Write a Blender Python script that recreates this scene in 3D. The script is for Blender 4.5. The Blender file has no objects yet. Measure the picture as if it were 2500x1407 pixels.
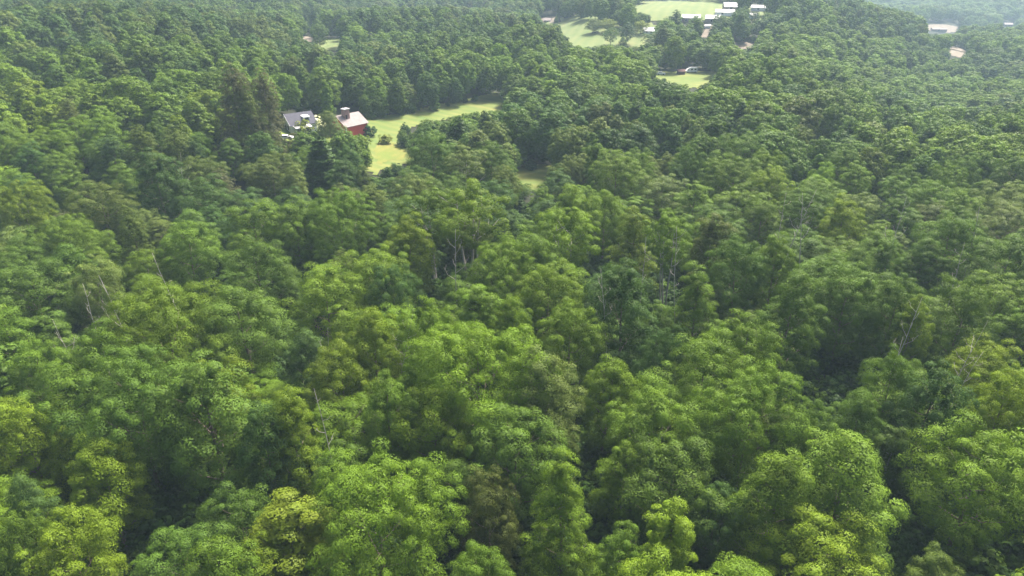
import bpy, math, random
import numpy as np
from mathutils import Vector

# ------------------------------------------------------------------ camera, world, sun, exposure
scene = bpy.context.scene
COL = scene.collection
CAM_Z, PITCH, HFOV = 65.0, 25.5, 70.0
cam_data = bpy.data.cameras.new("camera")
cam_data.sensor_width = 36.0
cam_data.lens = 18.0 / math.tan(math.radians(HFOV / 2))
cam_data.clip_end = 6000.0
cam = bpy.data.objects.new("camera", cam_data)
cam.location = (0, 0, CAM_Z)
cam.rotation_euler = (math.radians(90 - PITCH), 0, 0)
COL.objects.link(cam)
scene.camera = cam

SUN_ELEV, SUN_AZ = 54.0, 30.0        # azimuth measured from +Y (view direction) towards +X
world = bpy.data.worlds.new("World")
scene.world = world
world.use_nodes = True
wn = world.node_tree
bg = wn.nodes["Background"]
sky = wn.nodes.new("ShaderNodeTexSky")
sky.sky_type = 'NISHITA'
sky.sun_disc = False
sky.sun_elevation = math.radians(SUN_ELEV)
sky.sun_rotation = math.radians(SUN_AZ)
sky.air_density = 1.0
sky.dust_density = 7.0
wn.links.new(sky.outputs[0], bg.inputs[0])
bg.inputs[1].default_value = 0.09

sun_data = bpy.data.lights.new("sun", 'SUN')
sun_data.energy = 3.8
sun_data.angle = math.radians(12)
sun_data.color = (1.0, 0.95, 0.86)
sun = bpy.data.objects.new("sun", sun_data)
az, el = math.radians(SUN_AZ), math.radians(SUN_ELEV)
sdir = Vector((math.sin(az) * math.cos(el), math.cos(az) * math.cos(el), math.sin(el)))
sun.rotation_euler = sdir.to_track_quat('Z', 'Y').to_euler()
sun.location = (0, 0, 300)
COL.objects.link(sun)

scene.view_settings.view_transform = 'Standard'
scene.view_settings.look = 'None'
scene.view_settings.exposure = 1.8
scene.view_settings.gamma = 1.0
scene.render.engine = 'CYCLES'
scene.cycles.max_bounces = 6
scene.cycles.diffuse_bounces = 2
scene.cycles.glossy_bounces = 1
scene.cycles.transmission_bounces = 3
scene.cycles.volume_bounces = 1
scene.cycles.use_denoising = True
HAZE_DENSITY = 0.0002

# ------------------------------------------------------------------ pixel <-> place
F = 1250.0 / math.tan(math.radians(HFOV / 2))     # focal length in photo pixels (2500 wide)
cp, sp = math.cos(math.radians(PITCH)), math.sin(math.radians(PITCH))


def sm(t):
    t = np.clip(t, 0.0, 1.0)
    return t * t * (3 - 2 * t)


def ground_z(x, y):
    x = np.asarray(x, float)
    y = np.asarray(y, float)
    yy = np.maximum(y, 1.0)
    a = x / np.maximum(yy, 60.0)
    z = 20.0 * sm((-a - 0.16) / 0.38) * sm((y - 110) / 230)
    z = z - 27.0 * sm((a - 0.30) / 0.32) * sm((y - 110) / 320)
    mid = sm((a - 0.0) / 0.12) * (1 - sm((a - 0.34) / 0.12))
    z = z + mid * 14.0 * sm((y - 470) / 130)
    z = z - 34.0 * sm((y - 735) / 230)
    z = z + 46.0 * sm((y - 1250) / 1000)
    fade = sm((y - 60) / 150)
    z = z + fade * (1.6 * np.sin(x / 41.0 + 0.7) * np.sin(y / 53.0) + 1.2 * np.sin(x / 23.0 - y / 37.0))
    z = z + sm((y - 380) / 160) * (1 - mid) * (6.5 * np.sin(x / 97.0 + 1.3) * np.sin(y / 61.0 + .4) + 3.5 * np.sin(x / 43.0 - y / 57.0))
    return z


def ray(px, py):
    u, v = (px - 1250.0) / F, (703.5 - py) / F
    return np.array([u, cp + v * sp, -sp + v * cp])


def hit(px, py, up=0.0):
    d = ray(px, py)
    t, step = 20.0, 4.0
    while t < 4000:
        p = d * t
        if CAM_Z + p[2] <= ground_z(p[0], p[1]) + up:
            lo, hi = t - step, t
            for _ in range(24):
                m = (lo + hi) / 2
                q = d * m
                if CAM_Z + q[2] <= ground_z(q[0], q[1]) + up:
                    hi = m
                else:
                    lo = m
            q = d * hi
            return float(q[0]), float(q[1]), hi
        t += step
    q = d * 4000
    return float(q[0]), float(q[1]), 4000.0


def project(x, y, z):
    dz = z - CAM_Z
    depth = y * cp - dz * sp
    v = y * sp + dz * cp
    depth = np.where(np.abs(depth) < 1e-3, 1e-3, depth)
    return 1250 + F * x / depth, 703.5 - F * v / depth, depth


def inside(poly, px, py):
    c = False
    j = len(poly) - 1
    for i in range(len(poly)):
        xi, yi = poly[i]
        xj, yj = poly[j]
        if (yi > py) != (yj > py) and px < (xj - xi) * (py - yi) / (yj - yi) + xi:
            c = not c
        j = i
    return c


# ------------------------------------------------------------------ helpers
def tag(o, label=None, cat=None, group=None, kind=None):
    if label:
        o["label"] = label
    if cat:
        o["category"] = cat
    if group:
        o["group"] = group
    if kind:
        o["kind"] = kind
    return o


def empty(name, loc, rz=0.0, scale=(1, 1, 1)):
    o = bpy.data.objects.new(name, None)
    o.empty_display_size = 0.5
    o.location = loc
    o.rotation_euler = (0, 0, rz)
    o.scale = scale
    COL.objects.link(o)
    return o


def np_mesh(name, verts, quads, mat, var=None, hue=None, smooth=False):
    verts = np.asarray(verts, np.float32).reshape(-1, 3)
    quads = np.asarray(quads, np.int32).reshape(-1, 4)
    me = bpy.data.meshes.new(name)
    me.vertices.add(len(verts))
    me.vertices.foreach_set("co", verts.ravel())
    me.loops.add(quads.size)
    me.loops.foreach_set("vertex_index", quads.ravel())
    me.polygons.add(len(quads))
    me.polygons.foreach_set("loop_start", np.arange(0, quads.size, 4, dtype=np.int32))
    me.polygons.foreach_set("loop_total", np.full(len(quads), 4, np.int32))
    if smooth:
        me.polygons.foreach_set("use_smooth", np.ones(len(quads), bool))
    for nm, data in (("var", var), ("hue", hue)):
        if data is not None:
            at = me.attributes.new(nm, 'FLOAT', 'FACE')
            at.data.foreach_set("value", np.asarray(data, np.float32))
    me.materials.append(mat)
    me.update()
    me.validate()
    return me


class MB:
    """collects boxes, prisms and tubes into one mesh"""

    def __init__(self):
        self.v, self.f = [], []

    def poly(self, pts, faces):
        b = len(self.v)
        self.v += [tuple(p) for p in pts]
        self.f += [[b + i for i in f] for f in faces]
        return self

    def box(self, x0, x1, y0, y1, z0, z1):
        return self.poly([(x0, y0, z0), (x1, y0, z0), (x1, y1, z0), (x0, y1, z0),
                          (x0, y0, z1), (x1, y0, z1), (x1, y1, z1), (x0, y1, z1)],
                         [(3, 2, 1, 0), (4, 5, 6, 7), (0, 1, 5, 4), (1, 2, 6, 5), (2, 3, 7, 6), (3, 0, 4, 7)])

    def tube(self, pts, radii, n=7):
        pts = [Vector(p) for p in pts]
        b = len(self.v)
        for i, p in enumerate(pts):
            d = (pts[min(i + 1, len(pts) - 1)] - pts[max(i - 1, 0)]).normalized()
            s = d.cross(Vector((0.3, 1, 0.1))).normalized()
            t = d.cross(s).normalized()
            for k in range(n):
                a = 2 * math.pi * k / n
                self.v.append(tuple(p + (s * math.cos(a) + t * math.sin(a)) * radii[i]))
        for i in range(len(pts) - 1):
            for k in range(n):
                k2 = (k + 1) % n
                self.f.append([b + i * n + k, b + i * n + k2, b + (i + 1) * n + k2, b + (i + 1) * n + k])
        self.f.append([b + (len(pts) - 1) * n + k for k in range(n)])
        return self

    def mesh(self, name, mat, smooth=False):
        me = bpy.data.meshes.new(name)
        me.from_pydata(self.v, [], self.f)
        me.materials.append(mat)
        if smooth:
            for p in me.polygons:
                p.use_smooth = True
        me.update()
        return me

    def build(self, name, mat, parent=None, smooth=False):
        o = bpy.data.objects.new(name, self.mesh(name, mat, smooth))
        COL.objects.link(o)
        if parent:
            o.parent = parent
        return o


# ------------------------------------------------------------------ materials
def new_mat(name):
    m = bpy.data.materials.new(name)
    m.use_nodes = True
    nt = m.node_tree
    nt.nodes.clear()
    out = nt.nodes.new("ShaderNodeOutputMaterial")
    return m, nt, out


def plain(name, c1, c2=None, scale=1.5, rough=0.8, bump=0.0, detail=6.0):
    m, nt, out = new_mat(name)
    p = nt.nodes.new("ShaderNodeBsdfPrincipled")
    p.inputs["Roughness"].default_value = rough
    p.inputs["Specular IOR Level"].default_value = 0.25
    geo = nt.nodes.new("ShaderNodeTexCoord")
    n = nt.nodes.new("ShaderNodeTexNoise")
    n.inputs["Scale"].default_value = scale
    n.inputs["Detail"].default_value = detail
    n.inputs["Roughness"].default_value = 0.65
    nt.links.new(geo.outputs["Object"], n.inputs["Vector"])
    r = nt.nodes.new("ShaderNodeValToRGB")
    r.color_ramp.elements[0].position = 0.35
    r.color_ramp.elements[1].position = 0.65
    r.color_ramp.elements[0].color = (*c1, 1)
    r.color_ramp.elements[1].color = (*(c2 or c1), 1)
    nt.links.new(n.outputs["Fac"], r.inputs["Fac"])
    nt.links.new(r.outputs["Color"], p.inputs["Base Color"])
    if bump:
        b = nt.nodes.new("ShaderNodeBump")
        b.inputs["Strength"].default_value = bump
        b.inputs["Distance"].default_value = 0.3
        nt.links.new(n.outputs["Fac"], b.inputs["Height"])
        nt.links.new(b.outputs["Normal"], p.inputs["Normal"])
    nt.links.new(p.outputs[0], out.inputs["Surface"])
    return m


def leaf_mat(name, instanced):
    """leaf colour: the tree's own tint, varied from spray to spray and leaf to leaf"""
    m, nt, out = new_mat(name)
    if instanced:
        src = nt.nodes.new("ShaderNodeAttribute")
        src.attribute_type = 'INSTANCER'
        src.attribute_name = "tint"
    else:
        src = nt.nodes.new("ShaderNodeObjectInfo")
    va = nt.nodes.new("ShaderNodeAttribute")
    va.attribute_name = "var"
    hu = nt.nodes.new("ShaderNodeAttribute")
    hu.attribute_name = "hue"
    mul = nt.nodes.new("ShaderNodeVectorMath")
    mul.operation = 'SCALE'
    nt.links.new(src.outputs["Color"], mul.inputs[0])
    nt.links.new(va.outputs["Fac"], mul.inputs["Scale"])
    warm = nt.nodes.new("ShaderNodeVectorMath")
    warm.operation = 'MULTIPLY'
    warm.inputs[1].default_value = (1.11, 1.05, 0.82)
    nt.links.new(mul.outputs[0], warm.inputs[0])
    mix = nt.nodes.new("ShaderNodeMix")
    mix.data_type = 'RGBA'
    nt.links.new(hu.outputs["Fac"], mix.inputs[0])
    nt.links.new(mul.outputs[0], mix.inputs[6])
    nt.links.new(warm.outputs[0], mix.inputs[7])
    p = nt.nodes.new("ShaderNodeBsdfPrincipled")
    p.inputs["Roughness"].default_value = 0.5
    p.inputs["Specular IOR Level"].default_value = 0.06
    nt.links.new(mix.outputs[2], p.inputs["Base Color"])
    tr = nt.nodes.new("ShaderNodeBsdfTranslucent")
    tc = nt.nodes.new("ShaderNodeVectorMath")
    tc.operation = 'MULTIPLY'
    tc.inputs[1].default_value = (1.35, 1.35, 0.6)
    nt.links.new(mix.outputs[2], tc.inputs[0])
    nt.links.new(tc.outputs[0], tr.inputs["Color"])
    ms = nt.nodes.new("ShaderNodeMixShader")
    ms.inputs[0].default_value = 0.22
    nt.links.new(p.outputs[0], ms.inputs[1])
    nt.links.new(tr.outputs[0], ms.inputs[2])
    nt.links.new(ms.outputs[0], out.inputs["Surface"])
    return m


M_LEAF = leaf_mat("leaf", False)
M_LEAF_F = leaf_mat("leaf_forest", True)
M_BARK = plain("bark", (0.10, 0.075, 0.055), (0.22, 0.18, 0.14), 3.0, 0.9, 0.4)
M_PALE = plain("pale_bark", (0.24, 0.22, 0.19), (0.38, 0.35, 0.31), 2.0, 0.85, 0.3)
M_SOIL = plain("forest_floor", (0.012, 0.016, 0.007), (0.024, 0.026, 0.012), 0.25, 1.0, 0.6)
def grass(name, c1, c2, c3, scale, band, angle):
    """meadow grass: broad patches, fine tufts and faint mowing lanes"""
    m = plain(name, c1, c2, scale, 0.95, 0.3, 10)
    nt = m.node_tree
    p = next(n for n in nt.nodes if n.type == 'BSDF_PRINCIPLED')
    tc = next(n for n in nt.nodes if n.type == 'TEX_COORD')
    ramp = next(n for n in nt.nodes if n.type == 'VALTORGB')
    mp = nt.nodes.new("ShaderNodeMapping")
    mp.inputs["Rotation"].default_value = (0, 0, math.radians(angle))
    nt.links.new(tc.outputs["Object"], mp.inputs[0])
    w = nt.nodes.new("ShaderNodeTexWave")
    w.inputs["Scale"].default_value = band
    w.inputs["Distortion"].default_value = 2.5
    w.inputs["Detail"].default_value = 3
    nt.links.new(mp.outputs[0], w.inputs["Vector"])
    n2 = nt.nodes.new("ShaderNodeTexNoise")
    n2.inputs["Scale"].default_value = scale * 9
    n2.inputs["Detail"].default_value = 8
    nt.links.new(tc.outputs["Object"], n2.inputs["Vector"])
    mul = nt.nodes.new("ShaderNodeMath")
    mul.operation = 'MULTIPLY'
    nt.links.new(w.outputs["Fac"], mul.inputs[0])
    nt.links.new(n2.outputs["Fac"], mul.inputs[1])
    mx = nt.nodes.new("ShaderNodeMix")
    mx.data_type = 'RGBA'
    nt.links.new(mul.outputs[0], mx.inputs[0])
    nt.links.new(ramp.outputs["Color"], mx.inputs[6])
    mx.inputs[7].default_value = (*c3, 1)
    nt.links.new(mx.outputs[2], p.inputs["Base Color"])
    return m


M_GRASS = grass("hay_meadow", (0.085, 0.125, 0.022), (0.165, 0.165, 0.042), (0.065, 0.11, 0.02), 0.05, .055, -62)
M_GRASS_FAR = grass("pasture", (0.09, 0.125, 0.032), (0.14, 0.148, 0.05), (0.07, 0.11, 0.028), 0.03, .04, 15)
M_DRY = grass("dry_meadow", (0.10, 0.135, 0.020), (0.175, 0.15, 0.034), (0.10, 0.13, 0.022), 0.09, .1, 20)
M_LAWN = plain("lawn", (0.085, 0.14, 0.022), (0.15, 0.17, 0.034), 0.15, 0.95, 0.3, 10)
M_SAND = plain("bare_earth", (0.12, 0.10, 0.075), (0.18, 0.145, 0.11), 0.2, 0.95, 0.3)

# ------------------------------------------------------------------ ground
gx = np.concatenate([np.linspace(-3000, -700, 24), np.linspace(-680, 680, 171), np.linspace(700, 3000, 24)])
gy = np.concatenate([np.linspace(-200, 900, 141), np.linspace(915, 1600, 40), np.linspace(1650, 4200, 30)])
GX, GY = np.meshgrid(gx, gy)
GZ = ground_z(GX, GY)
nx, ny = len(gx), len(gy)
idx = np.arange(nx * ny).reshape(ny, nx)
q = np.stack([idx[:-1, :-1], idx[:-1, 1:], idx[1:, 1:], idx[1:, :-1]], -1).reshape(-1, 4)
ground = bpy.data.objects.new("ground", np_mesh("ground", np.stack([GX, GY, GZ], -1), q, M_SOIL, smooth=True))
COL.objects.link(ground)
tag(ground, kind="structure")

CLEAR = []          # picture outlines of open ground: no tree may stand in or cover them


RING = [(0, 0)] + [(math.cos(k * .785), math.sin(k * .785)) for k in range(8)] + [(.5 * math.cos(k * 1.571), .5 * math.sin(k * 1.571)) for k in range(4)]


def field(name, poly, mat, lift, cell=2.0, clear=True, grow=5.0):
    if clear:
        CLEAR.append(poly)
    P = [hit(px, py)[:2] for px, py in poly]
    xs, ys = [p[0] for p in P], [p[1] for p in P]
    X = np.arange(min(xs) - cell - grow, max(xs) + cell + grow, cell)
    Y = np.arange(min(ys) - cell - grow, max(ys) + cell + grow, cell)
    vid, v, f = {}, [], []
    for i in range(len(X) - 1):
        for j in range(len(Y) - 1):
            cx, cy = X[i] + cell / 2, Y[j] + cell / 2
            if any(inside(P, cx + grow * ox, cy + grow * oy) for ox, oy in RING):
                ids = []
                for a, b in ((i, j), (i + 1, j), (i + 1, j + 1), (i, j + 1)):
                    if (a, b) not in vid:
                        vid[a, b] = len(v)
                        v.append((X[a], Y[b], float(ground_z(X[a], Y[b])) + lift))
                    ids.append(vid[a, b])
                f.append(ids)
    o = bpy.data.objects.new(name, np_mesh(name, v, f, mat, smooth=True))
    COL.objects.link(o)
    tag(o, kind="structure")
    return o


field("meadow", [(880, 300), (888, 296), (1000, 283), (1100, 261), (1232, 231), (1226, 264), (1120, 279), (1010, 297),
                 (948, 316), (962, 346), (996, 374), (992, 396), (960, 394), (922, 418), (906, 400), (902, 345), (890, 325)],
      M_GRASS, 0.25, 1.5)
field("dry_meadow", [(928, 345), (960, 352), (992, 374), (988, 393), (955, 392), (925, 405), (914, 375)], M_DRY, 0.32, 1.0, False, 0.0)
field("lawn", [(690, 345), (700, 318), (780, 308), (830, 322), (905, 318), (925, 345), (840, 352), (760, 350)], M_LAWN, 0.2, 1.5, False, 2.0)
field("meadow", [(1258, 413), (1334, 413), (1330, 438), (1310, 458), (1284, 452), (1264, 432)], M_GRASS, 0.25, 1.5)
field("meadow", [(1585, 184), (1600, 179), (1748, 177), (1722, 198), (1700, 214), (1655, 202), (1620, 190)], M_GRASS, 0.25, 2)
field("pasture", [(1364, 50), (1440, 50), (1490, 66), (1530, 76), (1600, 74), (1585, 102), (1540, 109), (1480, 108), (1400, 112), (1378, 84)],
      M_GRASS_FAR, 0.3, 3, True, 16.0)
field("pasture", [(1540, 16), (1580, 5), (1660, 0), (1740, 5), (1790, 16), (1775, 34), (1700, 38), (1625, 43), (1590, 36)],
      M_GRASS_FAR, 0.3, 3, True, 16.0)
field("pasture", [(780, 98), (826, 94), (828, 122), (788, 118)], M_GRASS_FAR, 0.3, 2)
field("bare_earth", [(742, 90), (765, 94), (778, 106), (752, 101)], M_SAND, 0.25, 1.5, True, 2.0)
field("bare_earth", [(1790, 108), (1815, 105), (1846, 110), (1836, 118), (1806, 118)], M_SAND, 0.25, 2, True, 2.0)
field("bare_earth", [(2262, 62), (2300, 60), (2336, 66), (2330, 78), (2300, 80), (2268, 74)], M_SAND, 0.25, 3, True, 2.0)
field("bare_earth", [(2318, 120), (2332, 114), (2350, 122), (2354, 136), (2338, 140), (2316, 134)], M_SAND, 0.25, 3, True, 2.0)
field("bare_earth", [(1322, 46), (1350, 42), (1352, 56), (1330, 58)], M_SAND, 0.25, 2, True, 2.0)
field("track", [(1728, 64), (1740, 62), (1724, 92), (1712, 92)], M_SAND, 0.28, 1.2, True, 0.5)
field("track", [(1860, 28), (1870, 30), (1858, 50), (1838, 52)], M_GRASS_FAR, 0.28, 1.5, True, 0.5)

# ------------------------------------------------------------------ tree shapes
CROWN_F = {}        # forest copies use a second mesh of the same crown
PROTO = {}


def quads_from(C, N, S1, S2, rng):
    """leaf faces: centres C, normals N, half length S1, half width S2"""
    n = len(C)
    N = N / (np.linalg.norm(N, axis=1, keepdims=True) + 1e-9)
    r = rng.normal(size=(n, 3))
    T = np.cross(N, r)
    T /= np.linalg.norm(T, axis=1, keepdims=True) + 1e-9
    B = np.cross(N, T)
    S1, S2 = S1[:, None], S2[:, None]
    droop = N * S1 * 0.25
    V = np.stack([C + T * S1 - droop, C + B * S2, C - T * S1 - droop, C - B * S2], 1)
    return V.reshape(-1, 3), np.arange(n * 4).reshape(n, 4)


def profile(kind, t):
    if kind == 'dome':
        return np.where(t > .4, np.clip(1 - (np.abs(t - .4) / .6) ** 2.2, 0, 1) ** .6, .6 + .4 * t / .4)
    if kind == 'oval':
        return np.where(t > .35, np.clip(1 - ((t - .35) / .65) ** 1.7, 0, 1) ** .8, .62 + .38 * np.clip(t, 0, 1) / .35)
    if kind == 'cone':
        return np.where(t > .18, np.clip(1 - (t - .18) / .84, 0, 1) ** .8, .75 + .25 * t / .18)
    if kind == 'open':
        return np.where(t > .55, np.clip(1 - ((t - .55) / .45) ** 2, 0, 1) ** .55, .35 + .65 * (np.clip(t, 0, 1) / .55) ** .7)
    return np.clip(np.sin(np.pi * (0.12 + 0.86 * t)), 0, 1) ** .6


def make_crown(seed, kind, D, H, base, n_lobes, clump_r=0.85, leaf=0.19, per=46, dens=1.0, loose=0.5, rough=.20, core_k=1.0):
    """plumes of foliage along rising limbs; every plume carries small umbrella-shaped leaf sprays"""
    rng = np.random.default_rng(seed)
    R = D / 2
    z0, z1 = base * H, H
    LC, LU, LA, LB, LCc = [], [], [], [], []      # centre, axis, half length, half width
    for i in range(n_lobes):
        t = ((i + 0.5) / n_lobes) ** 0.8 * 0.92
        r = float(profile(kind, np.array(t))) * R
        ang = i * 2.39996 + rng.normal() * .4
        tilt = math.radians(rng.uniform(18, 40) + 40 * t)
        ax = np.array([math.cos(ang) * math.cos(tilt), math.sin(ang) * math.cos(tilt), math.sin(tilt)])
        ha = (0.30 + .24 * rng.random()) * max(r, .45 * R) + .45
        hb = ha * rng.uniform(.52, .74)
        tip = r * rng.uniform(1 - .28 * loose, 1 + .36 * loose)
        rad = max(0, tip - ha * math.cos(tilt))
        z = z0 + t * (z1 - z0) - ha * math.sin(tilt) * .35 + rng.normal() * .25
        LC.append((rad * math.cos(ang), rad * math.sin(ang), z))
        LU.append(ax); LA.append(ha); LB.append(hb)
    for k in range(3):                                # leaders at the top
        a = k * 2.1 + rng.random()
        ha = (.16 + .06 * rng.random()) * (z1 - z0) * (1 if k == 0 else .8)
        off = 0.04 * R if k == 0 else R * rng.uniform(.16, .3)
        LC.append((off * math.cos(a), off * math.sin(a), z1 - ha * (1.0 if k == 0 else 1.7)))
        LU.append(np.array([.12 * math.cos(a), .12 * math.sin(a), 1.0])); LA.append(ha); LB.append(max(.55, min(ha * .55, .3 * R)))
    core = len(LC)
    for fz, fr in ((.28, .52), (.52, .50), (.72, .36)):   # the dense inside of the crown
        rr = float(profile(kind, np.array(fz))) * R
        LC.append((0, 0, z0 + fz * (z1 - z0))); LU.append(np.array([0, 0, 1.0])); LA.append(.2 * (z1 - z0) * (.6 + .4 * core_k)); LB.append(fr * rr * 1.1 * core_k)
    LC, LU, LA, LB = np.array(LC), np.array(LU), np.array(LA), np.array(LB)
    LU /= np.linalg.norm(LU, axis=1, keepdims=True)

    def shape(p, j):
        q = p - LC[j]
        al = q @ LU[j]
        return (al / LA[j]) ** 2 + (q ** 2).sum(-1) / LB[j] ** 2 - (al / LB[j]) ** 2

    P, Nn = [], []
    for k in range(len(LC)):
        m = int(4 * math.pi * LB[k] * (LA[k] + LB[k]) / 2 / (clump_r ** 2) * 2.2)
        d = rng.normal(size=(m, 3))
        d /= np.linalg.norm(d, axis=1, keepdims=True)
        al = (d @ LU[k])[:, None] * LU[k]
        p = LC[k] + al * LA[k] + (d - al) * LB[k]
        nn = al / LA[k] + (d - al) / LB[k]
        nn /= np.linalg.norm(nn, axis=1, keepdims=True)
        ok = nn[:, 2] > -.45
        for j in range(len(LC)):
            if j != k:
                ok &= shape(p, j) > (.72 if j < core else .9)
        P.append(p[ok]); Nn.append(nn[ok])
    P, Nn = np.concatenate(P), np.concatenate(Nn)
    keep = []
    for i in rng.permutation(len(P)):                 # sprays keep a distance from each other
        if not keep or (((P[keep] - P[i]) ** 2).sum(1)).min() > (clump_r * 1.36 / dens) ** 2:
            keep.append(i)
    P, Nn = P[keep], Nn[keep]
    m = len(P)
    A = Nn * .62 + np.array([0, 0, .85]) + rng.normal(size=(m, 3)) * .2
    A /= np.linalg.norm(A, axis=1, keepdims=True)
    P = P + Nn * rng.normal(size=(m, 1)) * .22 * clump_r
    cr = clump_r * rng.uniform(.62, 1.28, m)
    cvar = rng.uniform(.84, 1.18, m)
    chue = np.clip(rng.normal(.35, .22, m), 0, 1)
    d = rng.normal(size=(m, per, 3))
    d /= np.linalg.norm(d, axis=2, keepdims=True)
    dot = (d * A[:, None]).sum(2, keepdims=True)
    d = np.where(dot < -.1, d - 2 * dot * A[:, None], d)
    dot = (d * A[:, None]).sum(2, keepdims=True)
    flat = d - A[:, None] * dot * .32
    C = P[:, None] + flat * cr[:, None, None] * rng.uniform(.66, 1.16, (m, per, 1))
    N = d * .9 + A[:, None] * .45 + rng.normal(size=d.shape) * rough
    C, N = C.reshape(-1, 3), N.reshape(-1, 3)
    n = len(C)
    s1 = leaf * rng.uniform(.7, 1.4, n)
    var = np.repeat(cvar, per) * rng.uniform(.92, 1.09, n)
    hue = np.clip(np.repeat(chue, per) + rng.normal(size=n) * .15, 0, 1)
    mi = int(n * .14)                                 # leaves deeper inside the crown
    li = rng.integers(0, len(LC), mi)
    d = rng.normal(size=(mi, 3))
    d /= np.linalg.norm(d, axis=1, keepdims=True)
    al = (d * LU[li]).sum(1, keepdims=True) * LU[li]
    Ci = LC[li] + (al * LA[li][:, None] + (d - al) * LB[li][:, None]) * (rng.random((mi, 1)) ** .5) * .72
    C = np.concatenate([C, Ci])
    N = np.concatenate([N, d + np.array([0, 0, .5]) + rng.normal(size=d.shape) * .4])
    s1 = np.concatenate([s1, np.full(mi, leaf * 2.0)])
    var = np.concatenate([var, rng.uniform(.8, 1.1, mi)])
    hue = np.concatenate([hue, rng.uniform(0, .6, mi)])
    V, Q = quads_from(C, N, s1, s1 * .6, rng)
    return V, Q, var, hue


def make_trunk(seed, D, H, base, mat, limbs=7, r0=None, stems=1):
    rnd = random.Random(seed)
    mb = MB()
    r0 = r0 or 0.016 * H
    for s in range(stems):
        a0 = rnd.uniform(0, 6.28)
        lean = 0.02 if stems == 1 else 0.10
        bx, by = (0.0, 0.0) if stems == 1 else (.35 * math.cos(a0), .35 * math.sin(a0))
        tip = (bx + math.cos(a0) * lean * H * rnd.uniform(.5, 1.3), by + math.sin(a0) * lean * H * rnd.uniform(.5, 1.3))
        pts, rad = [], []
        for i in range(7):
            t = i / 6
            pts.append((bx + (tip[0] - bx) * t + rnd.uniform(-.12, .12) * (t > 0), by + (tip[1] - by) * t + rnd.uniform(-.12, .12) * (t > 0), -0.5 + t * (H * .86 + .5)))
            rad.append(r0 * (1 - .85 * t) * (1.25 if i == 0 else 1))
        mb.tube(pts, rad, 8)
        for k in range(limbs // stems + 1):
            t = base + .05 + (0.9 - base) * (k + .3) / (limbs // stems + 1) * .8
            i = min(5, int(t / .86 * 6))
            p = Vector(pts[i]).lerp(Vector(pts[i + 1]), min(1, max(0, t / .86 * 6 - i)))
            a = k * 2.4 + a0
            ln = D * .40 * (1.05 - .6 * (t - base) / (1 - base))
            e = p + Vector((math.cos(a) * ln, math.sin(a) * ln, ln * .65))
            mdl = p.lerp(e, .5) + Vector((rnd.uniform(-.25, .25), rnd.uniform(-.25, .25), -.12 * ln))
            rr = r0 * (1 - .85 * t) * .5
            mb.tube([p, mdl, e], [rr, rr * .65, rr * .2], 5)
            e2 = mdl + Vector((math.cos(a + .8) * ln * .4, math.sin(a + .8) * ln * .4, ln * .4))
            mb.tube([mdl, e2], [rr * .5, rr * .15], 4)
    return mb.mesh("trunk", mat, True)


def make_conifer(seed, D, H, base, layers, kind):
    """whorls of branches carrying needle sprays"""
    rng = np.random.default_rng(seed)
    C, N, S, cv = [], [], [], []
    R = D / 2
    for i in range(layers):
        t = i / (layers - 1)
        z = H * (base + (1 - base) * t)
        if kind == 'spruce':
            r = R * (1 - t) ** .5 * rng.uniform(.93, 1.06) + .3
            nb, droop = 9 + int(5 * (1 - t)), -.24
        else:
            r = R * max(.12, min(1, 1.25 * (1 - t) + .12)) * rng.uniform(.65, 1.15)
            nb, droop = 6 + int(3 * (1 - t)), .10
        for b in range(nb):
            a = rng.uniform(0, 6.283)
            rb = r * rng.uniform(.62, 1.15)
            zb = z + rng.normal() * .4
            m = max(6, int(rb * (22 if kind == 'spruce' else 26)))
            s = np.sort(rng.random(m)) ** .65
            w = (.34 if kind == 'spruce' else .5) * rb * (0.25 + s * (1.2 - s)) * rng.normal(size=m)
            x = rb * s * math.cos(a) - w * math.sin(a)
            y = rb * s * math.sin(a) + w * math.cos(a)
            zz = zb + droop * rb * s + (.18 * rb * s ** 3 if kind == 'spruce' else 0) + rng.normal(size=m) * (.10 if kind == 'spruce' else .28)
            C.append(np.stack([x, y, zz], 1))
            N.append(np.stack([np.cos(a) * .5 + rng.normal(size=m) * .4, np.sin(a) * .5 + rng.normal(size=m) * .4, np.full(m, 1.0)], 1))
            S.append(np.full(m, .30 if kind == 'spruce' else .36) * rng.uniform(.7, 1.3, m))
            cv.append(np.full(m, rng.uniform(.9, 1.12)) * rng.uniform(.8, 1.2, m))
    C, N, S, cv = map(np.concatenate, (C, N, S, cv))
    V, Q = quads_from(C, N, S, S * .55, rng)
    return V, Q, cv, rng.uniform(0, .6, len(C))


def add_proto(key, crown, trunk, D, H, far=None):
    V, Q, var, hue = crown
    V2, Q2, var2, hue2 = far or crown
    PROTO[key] = dict(near=np_mesh("crown", V, Q, M_LEAF, var, hue), far=np_mesh("crown_forest", V2, Q2, M_LEAF_F, var2, hue2),
                      trunk=trunk, D=D, H=H)


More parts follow.
